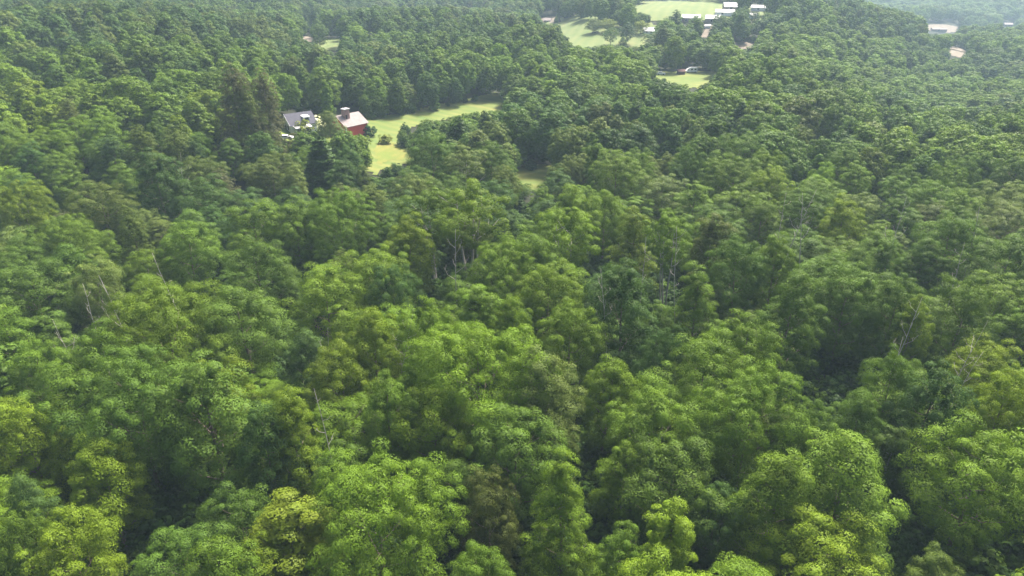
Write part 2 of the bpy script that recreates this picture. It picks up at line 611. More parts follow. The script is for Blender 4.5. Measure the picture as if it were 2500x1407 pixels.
SPECS = [  # key, shape, width, height, crown base, plumes, stems, bark, looseness
    ("dome0", 'dome', 12, 19, .20, 18, 1, M_BARK, .6), ("dome1", 'dome', 12, 19, .24, 22, 1, M_BARK, .8), ("dome2", 'dome', 12, 19, .18, 15, 1, M_BARK, .9),
    ("dome3", 'dome', 12, 19, .24, 20, 1, M_BARK, .5),
    ("broad0", 'dome', 17, 20, .22, 30, 1, M_BARK, .8), ("broad1", 'dome', 17, 20, .26, 26, 1, M_BARK, .7),
    ("oval0", 'oval', 9.5, 19, .16, 18, 1, M_BARK, .6), ("oval1", 'oval', 9.5, 19, .2, 21, 1, M_BARK, .9), ("oval2", 'oval', 9.5, 19, .18, 24, 1, M_BARK, .7),
    ("cone0", 'cone', 9.5, 20, .12, 24, 1, M_BARK, .8), ("cone1", 'cone', 9.5, 20, .15, 20, 1, M_BARK, .9),
    ("open0", 'open', 10, 20, .46, 13, 2, M_PALE, 1.0), ("open1", 'open', 10, 20, .5, 12, 3, M_PALE, 1.0),
    ("slim0", 'slim', 5.5, 18, .14, 16, 1, M_BARK, .9), ("slim1", 'slim', 5.5, 18, .18, 18, 1, M_PALE, .9),
]
for i, (key, shape, D, H, base, nl, stems, bark, loose) in enumerate(SPECS):
    cr_ = dict(dome=.98, oval=.88, cone=.86, open=.82, slim=.70)[shape]
    den = .8 if shape == 'open' else 1.0
    add_proto(key, make_crown(100 + i, shape, D, H, base, nl, cr_ * 1.16, .092, 270, den * 1.02, loose * .6, .17, 1.25),
              make_trunk(200 + i, D, H, base, bark, 9, .24 if stems > 1 else None, stems), D, H,
              make_crown(130 + i, shape, D, H, base * .7, int(nl * .6), cr_ * 1.22, .26, 56, den * 1.25, loose * .25, .11, 1.62))
for i in range(2):
    add_proto(f"spruce{i}", make_conifer(300 + i, 8, 20, .06, 46, 'spruce'), make_trunk(310 + i, .5, 22, .5, M_BARK, 0, .26), 8, 20)
    add_proto(f"pine{i}", make_conifer(320 + i, 9, 21, .22, 17, 'pine'), make_trunk(330 + i, .5, 23, .5, M_BARK, 0, .28), 9, 21)
for i in range(2):
    add_proto(f"tallpine{i}", make_crown(340 + i, 'cone', 11, 25, .08, 34 + 4 * i, .72, .10, 90, 1.0, .9, .3), make_trunk(350 + i, 6, 25, .3, M_BARK, 8, .3), 11, 25,
              make_crown(342 + i, 'cone', 11, 25, .08, 30, .8, .18, 40, 1.1, .7, .2))
add_proto("shrub0", make_crown(400, 'dome', 4, 3.2, .02, 8, .5, .17, 34), make_trunk(401, 3, 2.6, .1, M_BARK, 5, .07, 3), 4, 3.2)
add_proto("shrub1", make_crown(402, 'oval', 4, 3.2, .02, 9, .45, .16, 34), make_trunk(403, 3, 2.6, .1, M_BARK, 5, .07, 3), 4, 3.2)

# ------------------------------------------------------------------ tints (leaf base colours)
TINT = {
    "yellow-green": (.118, .178, .014), "bright green": (.100, .168, .015), "fresh green": (.088, .150, .017),
    "mid green": (.071, .126, .019), "deep green": (.049, .096, .020), "blue-green": (.053, .100, .026),
    "sage green": (.104, .147, .036), "olive green": (.076, .110, .021), "brownish green": (.066, .084, .020),
    "golden green": (.130, .176, .016), "dark green": (.040, .076, .022), "grey-brown": (.080, .092, .040),
}

# ------------------------------------------------------------------ where trees stand
# photo column and row of the crown's top, width in photo pixels, shape, tint, height in metres
HAND = [
    (150, 1258, 230, "dome0", "yellow-green", 17), (30, 1250, 150, "dome1", "fresh green", 16), (40, 1160, 130, "oval0", "blue-green", 17),
    (700, 1212, 190, "slim0", "golden green", 16), (620, 1310, 150, "oval1", "yellow-green", 14), (905, 1140, 370, "broad0", "bright green", 19),
    (1190, 1160, 170, "dome2", "brownish green", 15), (1385, 1110, 185, "cone0", "bright green", 19), (1170, 1335, 170, "dome1", "fresh green", 15),
    (1520, 1285, 140, "oval2", "fresh green", 15), (1625, 1210, 130, "slim0", "yellow-green", 17), (1910, 1098, 235, "cone1", "bright green", 19),
    (2090, 1048, 270, "oval0", "fresh green", 20), (2410, 1040, 280, "dome3", "bright green", 19), (2470, 895, 170, "dome0", "yellow-green", 19),
    (2300, 1330, 140, "oval1", "olive green", 13), (705, 945, 170, "cone0", "yellow-green", 20), (1170, 805, 330, "broad1", "bright green", 22),
    (1330, 850, 190, "oval1", "sage green", 21), (930, 905, 150, "oval2", "fresh green", 19), (1050, 945, 200, "dome3", "bright green", 17),
    (900, 748, 150, "oval0", "yellow-green", 20), (1050, 730, 160, "dome2", "bright green", 20), (820, 835, 170, "dome1", "yellow-green", 17),
    (380, 700, 300, "broad0", "bright green", 22), (230, 790, 190, "dome3", "fresh green", 20), (150, 885, 240, "dome0", "fresh green", 19),
    (490, 860, 270, "oval2", "mid green", 23), (300, 880, 300, "broad1", "mid green", 21), (585, 695, 220, "dome1", "mid green", 20),
    (790, 648, 190, "dome2", "bright green", 19), (920, 598, 170, "dome0", "bright green", 19), (1240, 588, 200, "broad0", "bright green", 19),
    (1340, 638, 170, "dome1", "bright green", 19), (1400, 500, 150, "open0", "bright green", 22), (1140, 450, 190, "open1", "bright green", 24),
    (1060, 455, 150, "open0", "fresh green", 22), (1290, 558, 180, "dome3", "fresh green", 19), (1550, 498, 130, "cone1", "yellow-green", 20),
    (1645, 515, 120, "open1", "fresh green", 22), (1535, 635, 180, "oval2", "deep green", 23), (1710, 640, 140, "cone0", "fresh green", 20),
    (1830, 760, 190, "dome2", "fresh green", 20), (1740, 825, 240, "dome3", "fresh green", 20), (1940, 660, 160, "oval0", "mid green", 22),
    (1815, 575, 150, "dome0", "mid green", 20), (1905, 565, 110, "oval1", "bright green", 20), (1840, 910, 260, "broad1", "fresh green", 20),
    (2240, 715, 100, "oval2", "yellow-green", 18), (2080, 648, 170, "dome1", "mid green", 19), (2200, 668, 160, "dome0", "mid green", 19),
    (2370, 668, 160, "dome2", "mid green", 20), (2200, 850, 150, "dome3", "mid green", 19), (2280, 870, 190, "oval2", "deep green", 21),
    (2430, 830, 170, "dome1", "yellow-green", 16), (2110, 945, 140, "oval0", "mid green", 17), (1480, 870, 150, "oval1", "bright green", 17),
    (1600, 930, 230, "dome2", "fresh green", 19), (1640, 800, 130, "dome1", "blue-green", 18), (610, 490, 160, "dome2", "fresh green", 18),
    (710, 478, 150, "dome0", "fresh green", 18), (820, 460, 170, "broad0", "fresh green", 19), (620, 580, 170, "dome3", "mid green", 19),
    (440, 535, 140, "dome1", "fresh green", 18), (150, 525, 160, "broad1", "fresh green", 18), (50, 560, 120, "dome2", "mid green", 18),
    (310, 500, 110, "tallpine1", "olive green", 20), (370, 358, 140, "oval2", "deep green", 22), (40, 440, 130, "broad1", "yellow-green", 18),
    (230, 440, 150, "dome3", "olive green", 18), (1010, 880, 130, "oval1", "fresh green", 17), (740, 800, 120, "oval0", "blue-green", 17),
    (40, 980, 200, "dome2", "yellow-green", 17), (60, 830, 150, "dome1", "fresh green", 17), (1390, 740, 170, "dome0", "bright green", 19),
    (1240, 720, 110, "oval0", "bright green", 18), (1150, 690, 110, "slim1", "bright green", 18), (1000, 520, 130, "oval1", "yellow-green", 20),
    (1250, 1000, 240, "dome1", "mid green", 18), (1650, 1080, 240, "dome3", "mid green", 17), (640, 980, 170, "oval2", "deep green", 19),
    (1990, 970, 170, "dome0", "mid green", 18), (560, 1200, 190, "dome3", "mid green", 14), (430, 1290, 200, "dome2", "mid green", 12),
    (1760, 1180, 150, "dome0", "deep green", 13), (1740, 515, 90, "slim1", "olive green", 20), (2060, 470, 110, "oval1", "yellow-green", 18),
    (960, 640, 130, "dome3", "deep green", 18), (170, 590, 130, "oval0", "mid green", 18), (220, 620, 130, "dome0", "sage green", 18),
    (60, 640, 190, "dome3", "mid green", 18), (1480, 460, 120, "dome1", "bright green", 18), (1390, 445, 100, "oval0", "bright green", 18),
    (882, 343, 66, "dome2", "mid green", 8), (802, 264, 72, "oval0", "sage green", 14), (905, 300, 40, "dome0", "deep green", 8),
    (1122, 342, 62, "oval2", "sage green", 16), (960, 388, 46, "dome2", "blue-green", 6), (1010, 420, 110, "dome0", "sage green", 15),
    (1368, 392, 100, "oval1", "blue-green", 15), (1235, 400, 70, "dome1", "sage green", 14), (1258, 385, 38, "slim1", "fresh green", 14),
    (760, 352, 80, "dome1", "fresh green", 11), (824, 368, 66, "dome0", "yellow-green", 7),
]
HAND += [(1350 + 40 * k + (k % 2) * 6, 366 + (k * 7) % 11 - 3 * (k % 3), 66, ("oval0", "dome0", "oval2")[k % 3], "sage green", 13) for k in range(9)]
CONIFER = [
    (560, 150, 120, "tallpine0", "grey-brown", 30, "pine_tree"), (632, 164, 110, "tallpine1", "grey-brown", 28, "pine_tree"),
    (600, 200, 115, "tallpine0", "olive green", 25, "pine_tree"),
    (778, 330, 110, "spruce0", "deep green", 19, "spruce_tree"), (1006, 318, 86, "tallpine1", "olive green", 18, "pine_tree"),
    (420, 300, 130, "tallpine0", "olive green", 20, "pine_tree"), (340, 300, 120, "tallpine1", "olive green", 19, "pine_tree"),
    (255, 320, 110, "tallpine0", "dark green", 18, "pine_tree"), (470, 330, 90, "tallpine1", "dark green", 17, "pine_tree"),
    (160, 230, 90, "tallpine1", "brownish green", 18, "pine_tree"),
]
FARTREE = [
    (1532, 48, 40, "oval0", "dark green", 14), (1567, 44, 36, "dome0", "golden green", 9), (1492, 62, 36, "dome1", "mid green", 11),
    (1450, 38, 44, "dome2", "sage green", 10), (1485, 40, 40, "dome3", "golden green", 9), (1523, 84, 18, "oval1", "mid green", 8),
    (1652, 18, 30, "slim0", "deep green", 17), (1635, 34, 36, "dome1", "mid green", 11), (1700, 32, 36, "dome2", "mid green", 12),
    (1810, 14, 44, "dome3", "deep green", 17), (1755, 48, 42, "oval2", "deep green", 12), (1755, 30, 30, "dome0", "mid green", 10),
    (1845, 22, 24, "dome1", "deep green", 10), (775, 52, 44, "dome0", "mid green", 15), (935, 75, 50, "dome1", "mid green", 14),
    (1660, 62, 80, "broad1", "deep green", 15), (1610, 68, 70, "dome3", "deep green", 14),
]
HOUSE_CLEAR = [
    [(680, 298), (690, 282), (745, 274), (757, 290), (752, 318), (722, 325), (690, 312)],
    [(752, 292), (785, 292), (783, 318), (752, 318)],
    [(818, 292), (832, 262), (852, 262), (868, 272), (893, 298), (890, 322), (848, 330), (822, 312)],
    [(1653, 36), (1692, 36), (1690, 54), (1655, 52)], [(1715, 38), (1750, 38), (1748, 52), (1718, 52)],
    [(1740, 25), (1786, 28), (1784, 40), (1745, 36)], [(1764, 10), (1796, 12), (1790, 26), (1766, 24)],
    [(1830, 18), (1864, 24), (1856, 40), (1832, 46)], [(1718, 60), (1738, 60), (1736, 70), (1720, 70)],
    [(1563, 64), (1596, 64), (1592, 84), (1566, 80)], [(1600, 176), (1626, 178), (1626, 188), (1602, 188)],
    [(1668, 166), (1706, 168), (1704, 184), (1668, 184)], [(2262, 55), (2340, 55), (2340, 82), (2262, 82)],
    [(2448, 52), (2478, 52), (2474, 66), (2450, 66)], [(680, 332), (706, 332), (706, 345), (682, 345)],
    [(1322, 42), (1352, 40), (1350, 58), (1325, 58)],
]
N_FIELDS = len(CLEAR)
ALLCLEAR = CLEAR + HOUSE_CLEAR
CB = [(min(p[0] for p in c), max(p[0] for p in c), min(p[1] for p in c), max(p[1] for p in c)) for c in ALLCLEAR]


def covers(x, y, z, h, r, upto=999):
    """would a crown here stand in an open patch or hide it?"""
    pts = [(0, 0, 0.5), (0, 0, h), (0, 0, h * .85), (-r * .8, 0, h * .75), (r * .8, 0, h * .75), (-r, 0, h * .5), (r, 0, h * .5), (0, 0, h * .6),
           (0, 0, h * .3), (-r * .5, 0, h * .93), (r * .5, 0, h * .93), (-r * .8, 0, h * .25), (r * .8, 0, h * .25)]
    px, py, _ = project(np.array([x + p[0] for p in pts]), np.full(len(pts), y), np.array([z + p[2] for p in pts]))
    for c, b in list(zip(ALLCLEAR, CB))[:upto]:
        if px.max() < b[0] or px.min() > b[1] or py.max() < b[2] or py.min() > b[3]:
            continue
        for a, e in zip(px, py):
            if inside(c, a, e):
                return True
        ex, ey = (px[11] + px[12]) / 2, (py[0] + py[1]) / 2
        rx, ry = abs(px[6] - px[5]) / 2 + .1, abs(py[0] - py[1]) / 2 + .1
        mx, my = sum(p[0] for p in c) / len(c), sum(p[1] for p in c) / len(c)
        for a, e in [(mx, my)] + [(mx + (p[0] - mx) * .8, my + (p[1] - my) * .8) for p in c]:
            if ((a - ex) / rx) ** 2 + ((e - ey) / ry) ** 2 < .9:
                return True
    return False


DEAD = [  # photo column and row of the tip, row where the trunk is lost among crowns, height, lean (east, north), look
    (1652, 552, 716, 23, (-.09, 0), "tall pale bare trunk of a dead tree rising beside a dark gap in the wood", "pole"),
    (2252, 726, 832, 21, (.16, 0), "white forked dead tree standing against a yellow-green crown near the right edge", "fork"),
    (372, 618, 668, 19, (-.22, 0), "leaning pale snag with a dead top in the left part of the wood", "pole"),
    (240, 672, 742, 19, (-.14, 0), "whitish crooked dead trunk leaning left, longer one of a close pair", "fork"),
    (203, 692, 738, 17, (-.03, 0), "short upright grey snag, smaller one of a close pair", "pole"),
    (764, 948, 1052, 20, (-.08, 0), "slim bare grey snag behind a slender yellow-green tree", "pole"),
    (128, 780, 812, 15, (-.25, .1), "bare dead branches fanning out above the wood at the far left", "spread"),
    (2412, 782, 858, 17, (.30, .1), "bare dead tree leaning right above the yellow-green crowns by the right edge", "spread"),
    (2400, 858, 892, 15, (.25, .05), "short pale dead stick below the leaning bare tree by the right edge", "pole"),
    (1466, 655, 742, 20, (-.10, 0), "pale dead trunk with a bare forked crown right of the photo's middle", "fork"),
    (1112, 560, 660, 20, (0, 0), "bare pale trunk under the tall open-crowned trees", "fork"),
    (1578, 580, 690, 20, (.03, 0), "thin grey dead trunk left of the tall pale one", "pole"),
    (1010, 752, 800, 17, (.2, 0), "low tangle of dead grey branches between bright crowns", "spread"),
    (1958, 470, 560, 21, (-.12, 0), "pale bare trunk, leftmost of the thin grey stand on the right", "fork"),
    (1995, 462, 565, 21, (.24, 0), "pale trunk leaning right in the thin grey stand on the right", "pole"),
    (1918, 470, 540, 20, (.02, 0), "upright slim trunk in the thin grey stand on the right", "pole"),
    (2215, 480, 585, 21, (.04, 0), "bare greyish dead tree above the right-hand crowns", "fork"),
    (2392, 505, 552, 18, (-.05, 0), "small pale snag high near the right edge", "pole"),
    (2356, 592, 665, 18, (-.04, 0), "grey snag below the small pale one near the right edge", "pole"),
    (440, 372, 400, 17, (.15, 0), "dead grey tree with bare twigs left of the conical spruce", "spread"),
    (1285, 790, 812, 16, (.05, 0), "grey bare stub between bright crowns in the middle of the wood", "pole"),
    (800, 800, 840, 15, (.1, 0), "grey twiggy dead top beside a yellow-green crown left of centre", "spread"),
]
DEADPTS = []
for d in DEAD:
    x, y, _ = hit(d[0], d[1], d[3] + 3)
    z = float(ground_z(x, y))
    DEADPTS.append((x - d[4][0] * (d[3] + 3), y - d[4][1] * (d[3] + 3), z, [(d[0] + (x_ - d[0]) * 0 - d[4][0] * (k / 5) * (d[2] - d[1]), d[1] + (d[2] - d[1]) * k / 5) for k, x_ in enumerate([d[0]] * 6)]))


def hides_dead(x, y, z, h, r):
    """would a crown here stand in front of the visible part of a bare trunk?"""
    cx, cy, dep = project(x, y, z + h * .58)
    tx, ty, _ = project(x, y, z + h)
    if dep < 10:
        return False
    rx, ry = r / dep * F * 1.02, abs(cy - ty) * 1.0
    for dx, dy, dz, pts in DEADPTS:
        if y > dy - 1.0:
            continue
        for px, py in pts:
            if ((px - cx) / rx) ** 2 + ((py - cy) / ry) ** 2 < 1:
                return True
    return False


trees = []           # dicts: x y z h D proto tint


def place_top(px, py, w, key, tint, h):
    x, y, t = hit(px, py + 6, h)
    depth = t
    D = max(2.0, w * depth / F * (1.02 if py > 430 else 1.0))
    return dict(x=x, y=y, z=float(ground_z(x, y)), h=h, D=D, key=key, tint=tint, hand=True, name="broadleaf_tree")


for a in HAND:
    t = place_top(*a)
    if "pine" in a[3]:
        t["name"] = "pine_tree"
    trees.append(t)
for a in CONIFER:
    t = place_top(*a[:6])
    t["name"] = a[6]
    trees.append(t)
for a in FARTREE:
    t = place_top(*a)
    t["far"] = True
    trees.append(t)

kept = []
for t in trees:
    if not t.get("far") and 60 < t["y"]:
        for _ in range(4):
            if not covers(t["x"], t["y"], t["z"], t["h"], t["D"] / 2, N_FIELDS):
                break
            t["D"] *= .84
            t["h"] *= .88
        else:
            continue
    kept.append(t)
trees = kept
rng = np.random.default_rng(7)
rnd = random.Random(11)


def noise2(x, y, s, o=0.0):
    return (math.sin(x / s + o) * math.cos(y / s * 1.13 + 2 * o) + math.sin((x + y) / s * .61 + o * 3) + math.cos((x - 1.7 * y) / s * .43 + o)) / 3


CELL = 20.0
gridmap = {}


def gput(t):
    gridmap.setdefault((int(t["x"] // CELL), int(t["y"] // CELL)), []).append(t)


def clash(x, y, r, k=0.72):
    cx, cy = int(x // CELL), int(y // CELL)
    for i in (-1, 0, 1):
        for j in (-1, 0, 1):
            for t in gridmap.get((cx + i, cy + j), ()):
                if (t["x"] - x) ** 2 + (t["y"] - y) ** 2 < (k * (r + t["D"] / 2)) ** 2:
                    return True
    return False


for t in trees:
    gput(t)

WEIGHTS = [("dome0", 3), ("dome1", 3), ("dome2", 3), ("dome3", 3), ("broad0", 1.2), ("broad1", 1.2), ("oval0", 1.6), ("oval1", 1.6), ("oval2", 1.6),
           ("cone0", .7), ("cone1", .7), ("open0", .7), ("open1", .7), ("slim0", .5), ("slim1", .5)]
KEYS, WTS = zip(*WEIGHTS)


def wild_tint(x, y):
    n = noise2(x, y, 110, .9) * 1.15 * (y > 200) + noise2(x, y, 34, .4) + noise2(x, y, 13, 1.7) * .6 + rnd.gauss(0, .42)
    far = y > 230
    if n > .75:
        return "yellow-green" if not far else "bright green"
    if n > .35:
        return "bright green" if not far else "fresh green"
    if n > 0:
        return "fresh green"
    if n > -.35:
        return "mid green"
    if n > -.75:
        return rnd.choice(["mid green", "deep green", "sage green"])
    return rnd.choice(["deep green", "olive green", "blue-green"])


y = 22.0
row = 0
while y < 1900:
    s = 9.8 if y < 230 else (10.6 if y < 500 else (11.6 if y < 800 else (13 if y < 1200 else 15)))
    half = min(1500, y * .80 + 70)
    if y < 60:
        half = 110
    x = -half + (row % 2) * s * .5
    while x < half:
        X, Y = x + rnd.uniform(-.38, .38) * s, y + rnd.uniform(-.38, .38) * s
        x += s
        key = rnd.choices(KEYS, WTS)[0]
        pin = noise2(X, Y, 60, 2.2) + rnd.gauss(0, .25)
        name = "broadleaf_tree"
        tint = wild_tint(X, Y)
        if pin > .98 and Y > 120:
            key = rnd.choice(["tallpine0", "tallpine1"])
            name = "spruce_tree" if key.startswith("spruce") else "pine_tree"
            tint = rnd.choice(["olive green", "dark green", "deep green", "grey-brown"])
        p = PROTO[key]
        big = rnd.uniform(.70, 1.18) if Y > 215 else rnd.uniform(.72, 1.16)
        big *= 1 + (.20 * noise2(X, Y, 75, 3.1) if Y > 215 else 0)
        h = (17.5 + 3.0 * noise2(X, Y, 47, .9)) * (.62 + .40 * big) + rnd.uniform(-1.2, 1.2)
        D = p["D"] * big * (.98 if Y < 500 else s / 10.8)
        near_hand = clash(X, Y, D / 2, .62 if Y > 230 else .58)
        if near_hand:
            continue
        if Y < 175:
            h *= rnd.uniform(.55, .98)
        z = float(ground_z(X, Y))
        if Y > 85 and covers(X, Y, z, h, D / 2):
            for f in (.75, .5, .32, .2):
                if not covers(X, Y, z, h * f, D * .5 * (f + .15)):
                    break
            else:
                continue
            if rnd.random() > .92:
                continue
            h, D = h * f, D * (f + .15)
        if hides_dead(X, Y, z, h, D / 2):
            h *= .66
            D *= .8
            if hides_dead(X, Y, z, h, D / 2):
                continue
        px, py, dep = project(X, Y, z + h * .8)
        if dep > 10 and (px < -420 or px > 2920):
            continue
        t = dict(x=X, y=Y, z=z, h=h, D=D, key=key, tint=tint, name=name)
        trees.append(t)
        gput(t)
    y += s * .87
    row += 1

# trees and brush close along the edges of the open ground
for c, b in zip(CLEAR, CB):
    for _ in range(int(14 * (b[1] - b[0] + 60) * (b[3] - b[2] + 50) / 2600) + 40):
        X, Y, t = hit(rnd.uniform(b[0] - 45, b[1] + 45), rnd.uniform(b[2] - 14, b[3] + 40))
        if t > 1000:
            continue
        D = rnd.choice([3.5, 5.0, 6.5, 8.0, 9.0])
        h = min(D * rnd.uniform(1.2, 1.9), 15)
        if clash(X, Y, D / 2, .62):
            continue
        z = float(ground_z(X, Y))
        if covers(X, Y, z, h, D / 2):
            continue
        key = rnd.choice(["dome0", "dome1", "dome2", "dome3", "oval0", "oval2"])
        t = dict(x=X, y=Y, z=z, h=h, D=D, key=key, tint=rnd.choice(["deep green", "mid green", "fresh green", "mid green", "sage green"]), name="broadleaf_tree")
        trees.append(t)
        gput(t)

# which of them the picture shows largest
for t in trees:
    px, py, dep = project(t["x"], t["y"], t["z"] + t["h"])
    pxb, pyb, _ = project(t["x"], t["y"], t["z"] + t["h"] * .5)
    t["px"], t["py"], t["dep"] = float(px), float(py), float(dep)
    wp = t["D"] / max(1, float(dep)) * F
    t["wp"] = wp
    m = wp * .35
    t["vis"] = dep > 10 and -m < px < 2500 + m and py < 1400 and pyb > -20
cand = sorted([t for t in trees if t["vis"] and t["name"] == "broadleaf_tree"], key=lambda t: (not t.get("hand"), -t["wp"] if False else t["dep"]))
N_IND = 300
for t in cand[:N_IND]:
    t["ind"] = True
for nm, mx in (("pine_tree", 24), ("spruce_tree", 14)):
    c = sorted([t for t in trees if t["vis"] and t["name"] == nm], key=lambda t: (not t.get("hand"), t["dep"]))
    for t in c[:mx]:
        t["ind"] = True

# ------------------------------------------------------------------ labels
SHAPE = {"dome": "round-crowned", "broad": "broad spreading", "oval": "egg-shaped", "cone": "pointed", "open": "open-crowned", "slim": "slender",
         "pine": "layered", "tallpine": "tall shaggy", "spruce": "conical"}
NOUN = {"broadleaf_tree": "broadleaf tree", "pine_tree": "pine", "spruce_tree": "spruce"}
COLS = [(-1e9, 120, "at the far left edge"), (120, 330, "near the left edge"), (330, 560, "well left of centre"), (560, 800, "left of centre"),
        (800, 1030, "just left of centre"), (1030, 1250, "at centre left"), (1250, 1470, "at centre right"), (1470, 1700, "just right of centre"),
        (1700, 1940, "right of centre"), (1940, 2170, "well right of centre"), (2170, 2380, "near the right edge"), (2380, 1e9, "at the far right edge")]
ROWS = [(1240, 1e9, "lowest row of the photo"), (1100, 1240, "second row from the bottom"), (960, 1100, "lower third of the photo"),
        (840, 960, "two-fifths up the photo"), (740, 840, "just below mid photo"), (650, 740, "mid photo height"), (570, 650, "just above mid photo"),
        (500, 570, "three-fifths up the photo"), (430, 500, "two-thirds up the photo"), (350, 430, "level with the meadow's near tip"),
        (240, 350, "level with the houses"), (120, 240, "above the houses' level"), (-1e9, 120, "near the top of the photo")]


def place_words(t, dict_):
    return next(w for a, b, w in dict_ if a <= t < b)


inds = [t for t in trees if t.get("ind")]
for t in inds:
    shape = SHAPE["".join(c for c in t["key"] if c.isalpha())]
    t["label"] = f"{shape} {t['tint']} {NOUN[t['name']]}, {place_words(t['px'], COLS)}, {place_words(t['py'], ROWS)}"
byl = {}
for t in inds:
    byl.setdefault(t["label"], []).append(t)
for lab, g in list(byl.items()):
    if len(g) == 1:
        continue
    g.sort(key=lambda t: t["wp"])
    if len(g) == 2:
        names = ["smaller", "bigger"]
    elif len(g) == 3:
        names = ["smallest", "middle-sized", "biggest"]
    else:
        names = ["smallest", "smallish", "middling", "biggish", "biggest", "hugest"]
    for t, w in zip(g, names):
        t["label"] = w + " " + lab

# ------------------------------------------------------------------ the single trees
GROUP = {"broadleaf_tree": "broadleaf trees of the near wood", "pine_tree": "pines among the wood", "spruce_tree": "spruces among the wood"}


def jitter(c, k):
    return tuple(max(.005, v * k * rnd.uniform(.97, 1.03)) for v in c)


first = {}


def stand(t):
    """a tree: an Empty at its foot with trunk and crown, the meshes shared between trees of one form"""
    p = PROTO[t["key"]]
    sx, sz = t["D"] / p["D"], t["h"] / p["H"]
    root = bpy.data.objects.new(t["name"], None)
    root.empty_display_size = .5
    root.location = (t["x"], t["y"], t["z"])
    root.rotation_euler = (rnd.gauss(0, .025), rnd.gauss(0, .025), rnd.uniform(0, 6.283))
    root.scale = (sx, sx * rnd.uniform(.92, 1.08), sz)
    COL.objects.link(root)
    tag(root, t["label"], t.get("cat", "tree"), t.get("group") or GROUP.get(t["name"]))
    if t["key"] not in first:
        tr = bpy.data.objects.new("trunk", p["trunk"])
        cr = bpy.data.objects.new("crown", p["near"])
        first[t["key"]] = (tr, cr)
    else:
        tr, cr = (o.copy() for o in first[t["key"]])
    for o in (tr, cr):
        COL.objects.link(o)
        o.parent = root
    cr.color = (*jitter(TINT[t["tint"]], rnd.uniform(.86, 1.15)), 1)
    return root


for t in inds:
    stand(t)


def dead_tree(i, d):
    x, y, z, _ = DEADPTS[i]
    r = random.Random(500 + i)
    H, (lx, ly), look = d[3] + 3, d[4], d[6]
    root = empty("dead_tree", (x, y, z))
    tag(root, d[5], "dead tree", "bare dead trees in the wood")
    r0 = .14 if look != "spread" else .095
    r0 *= min(1.0, .45 + math.hypot(x, y) / 330)
    pts, rad = [], []
    for k in range(9):
        t = k / 8
        bend = math.sin(t * 3) * .25 * (1 if i % 2 else -1)
        pts.append(Vector((lx * H * t + bend + r.uniform(-.08, .08), ly * H * t + r.uniform(-.08, .08), -.4 + (H + .4) * t)))
        rad.append(r0 * (1 - .82 * t))
    MB().tube(pts, rad, 8).build("trunk", M_PALE, root, True)
    nb = {"pole": 5, "fork": 7, "spread": 10}[look]
    for b in range(nb):
        t = (.62 if look != "spread" else .5) + (.94 - .6) * b / nb
        k = min(7, int(t * 8))
        p = pts[k].lerp(pts[k + 1], t * 8 - k)
        a = b * 2.4 + i
        ln = {"pole": 1.5, "fork": 3.6 if b < 2 else 1.8, "spread": 3.0}[look] * r.uniform(.6, 1.1)
        e = p + Vector((math.cos(a) * ln * .7, math.sin(a) * ln * .7, ln * (.95 if look == "fork" else .6)))
        m = p.lerp(e, .5) + Vector((math.cos(a), math.sin(a), -.5)) * ln * .12
        rr = max(.03, r0 * (1 - .82 * t) * .75)
        mb = MB().tube([p, m, e], [rr, rr * .7, rr * .3], 5)
        for w in range(3):
            q = m.lerp(e, w * .33)
            mb.tube([q, q + Vector((r.uniform(-.6, .6), r.uniform(-.6, .6), r.uniform(.1, .7))) * ln * .4], [rr * .45, rr * .15], 4)
        mb.build("branch", M_PALE, root, True)


for i, d in enumerate(DEAD):
    dead_tree(i, d)

# ------------------------------------------------------------------ the rest of the wood: one uncounted mass
kinds = bpy.data.collections.new("tree_kinds")
fkeys = sorted(k for k in PROTO)
for k in fkeys:
    o = bpy.data.objects.new("kind_" + k, PROTO[k]["far"])
    kinds.objects.link(o)
KI = {k: i for i, k in enumerate(sorted("kind_" + k for k in fkeys))}


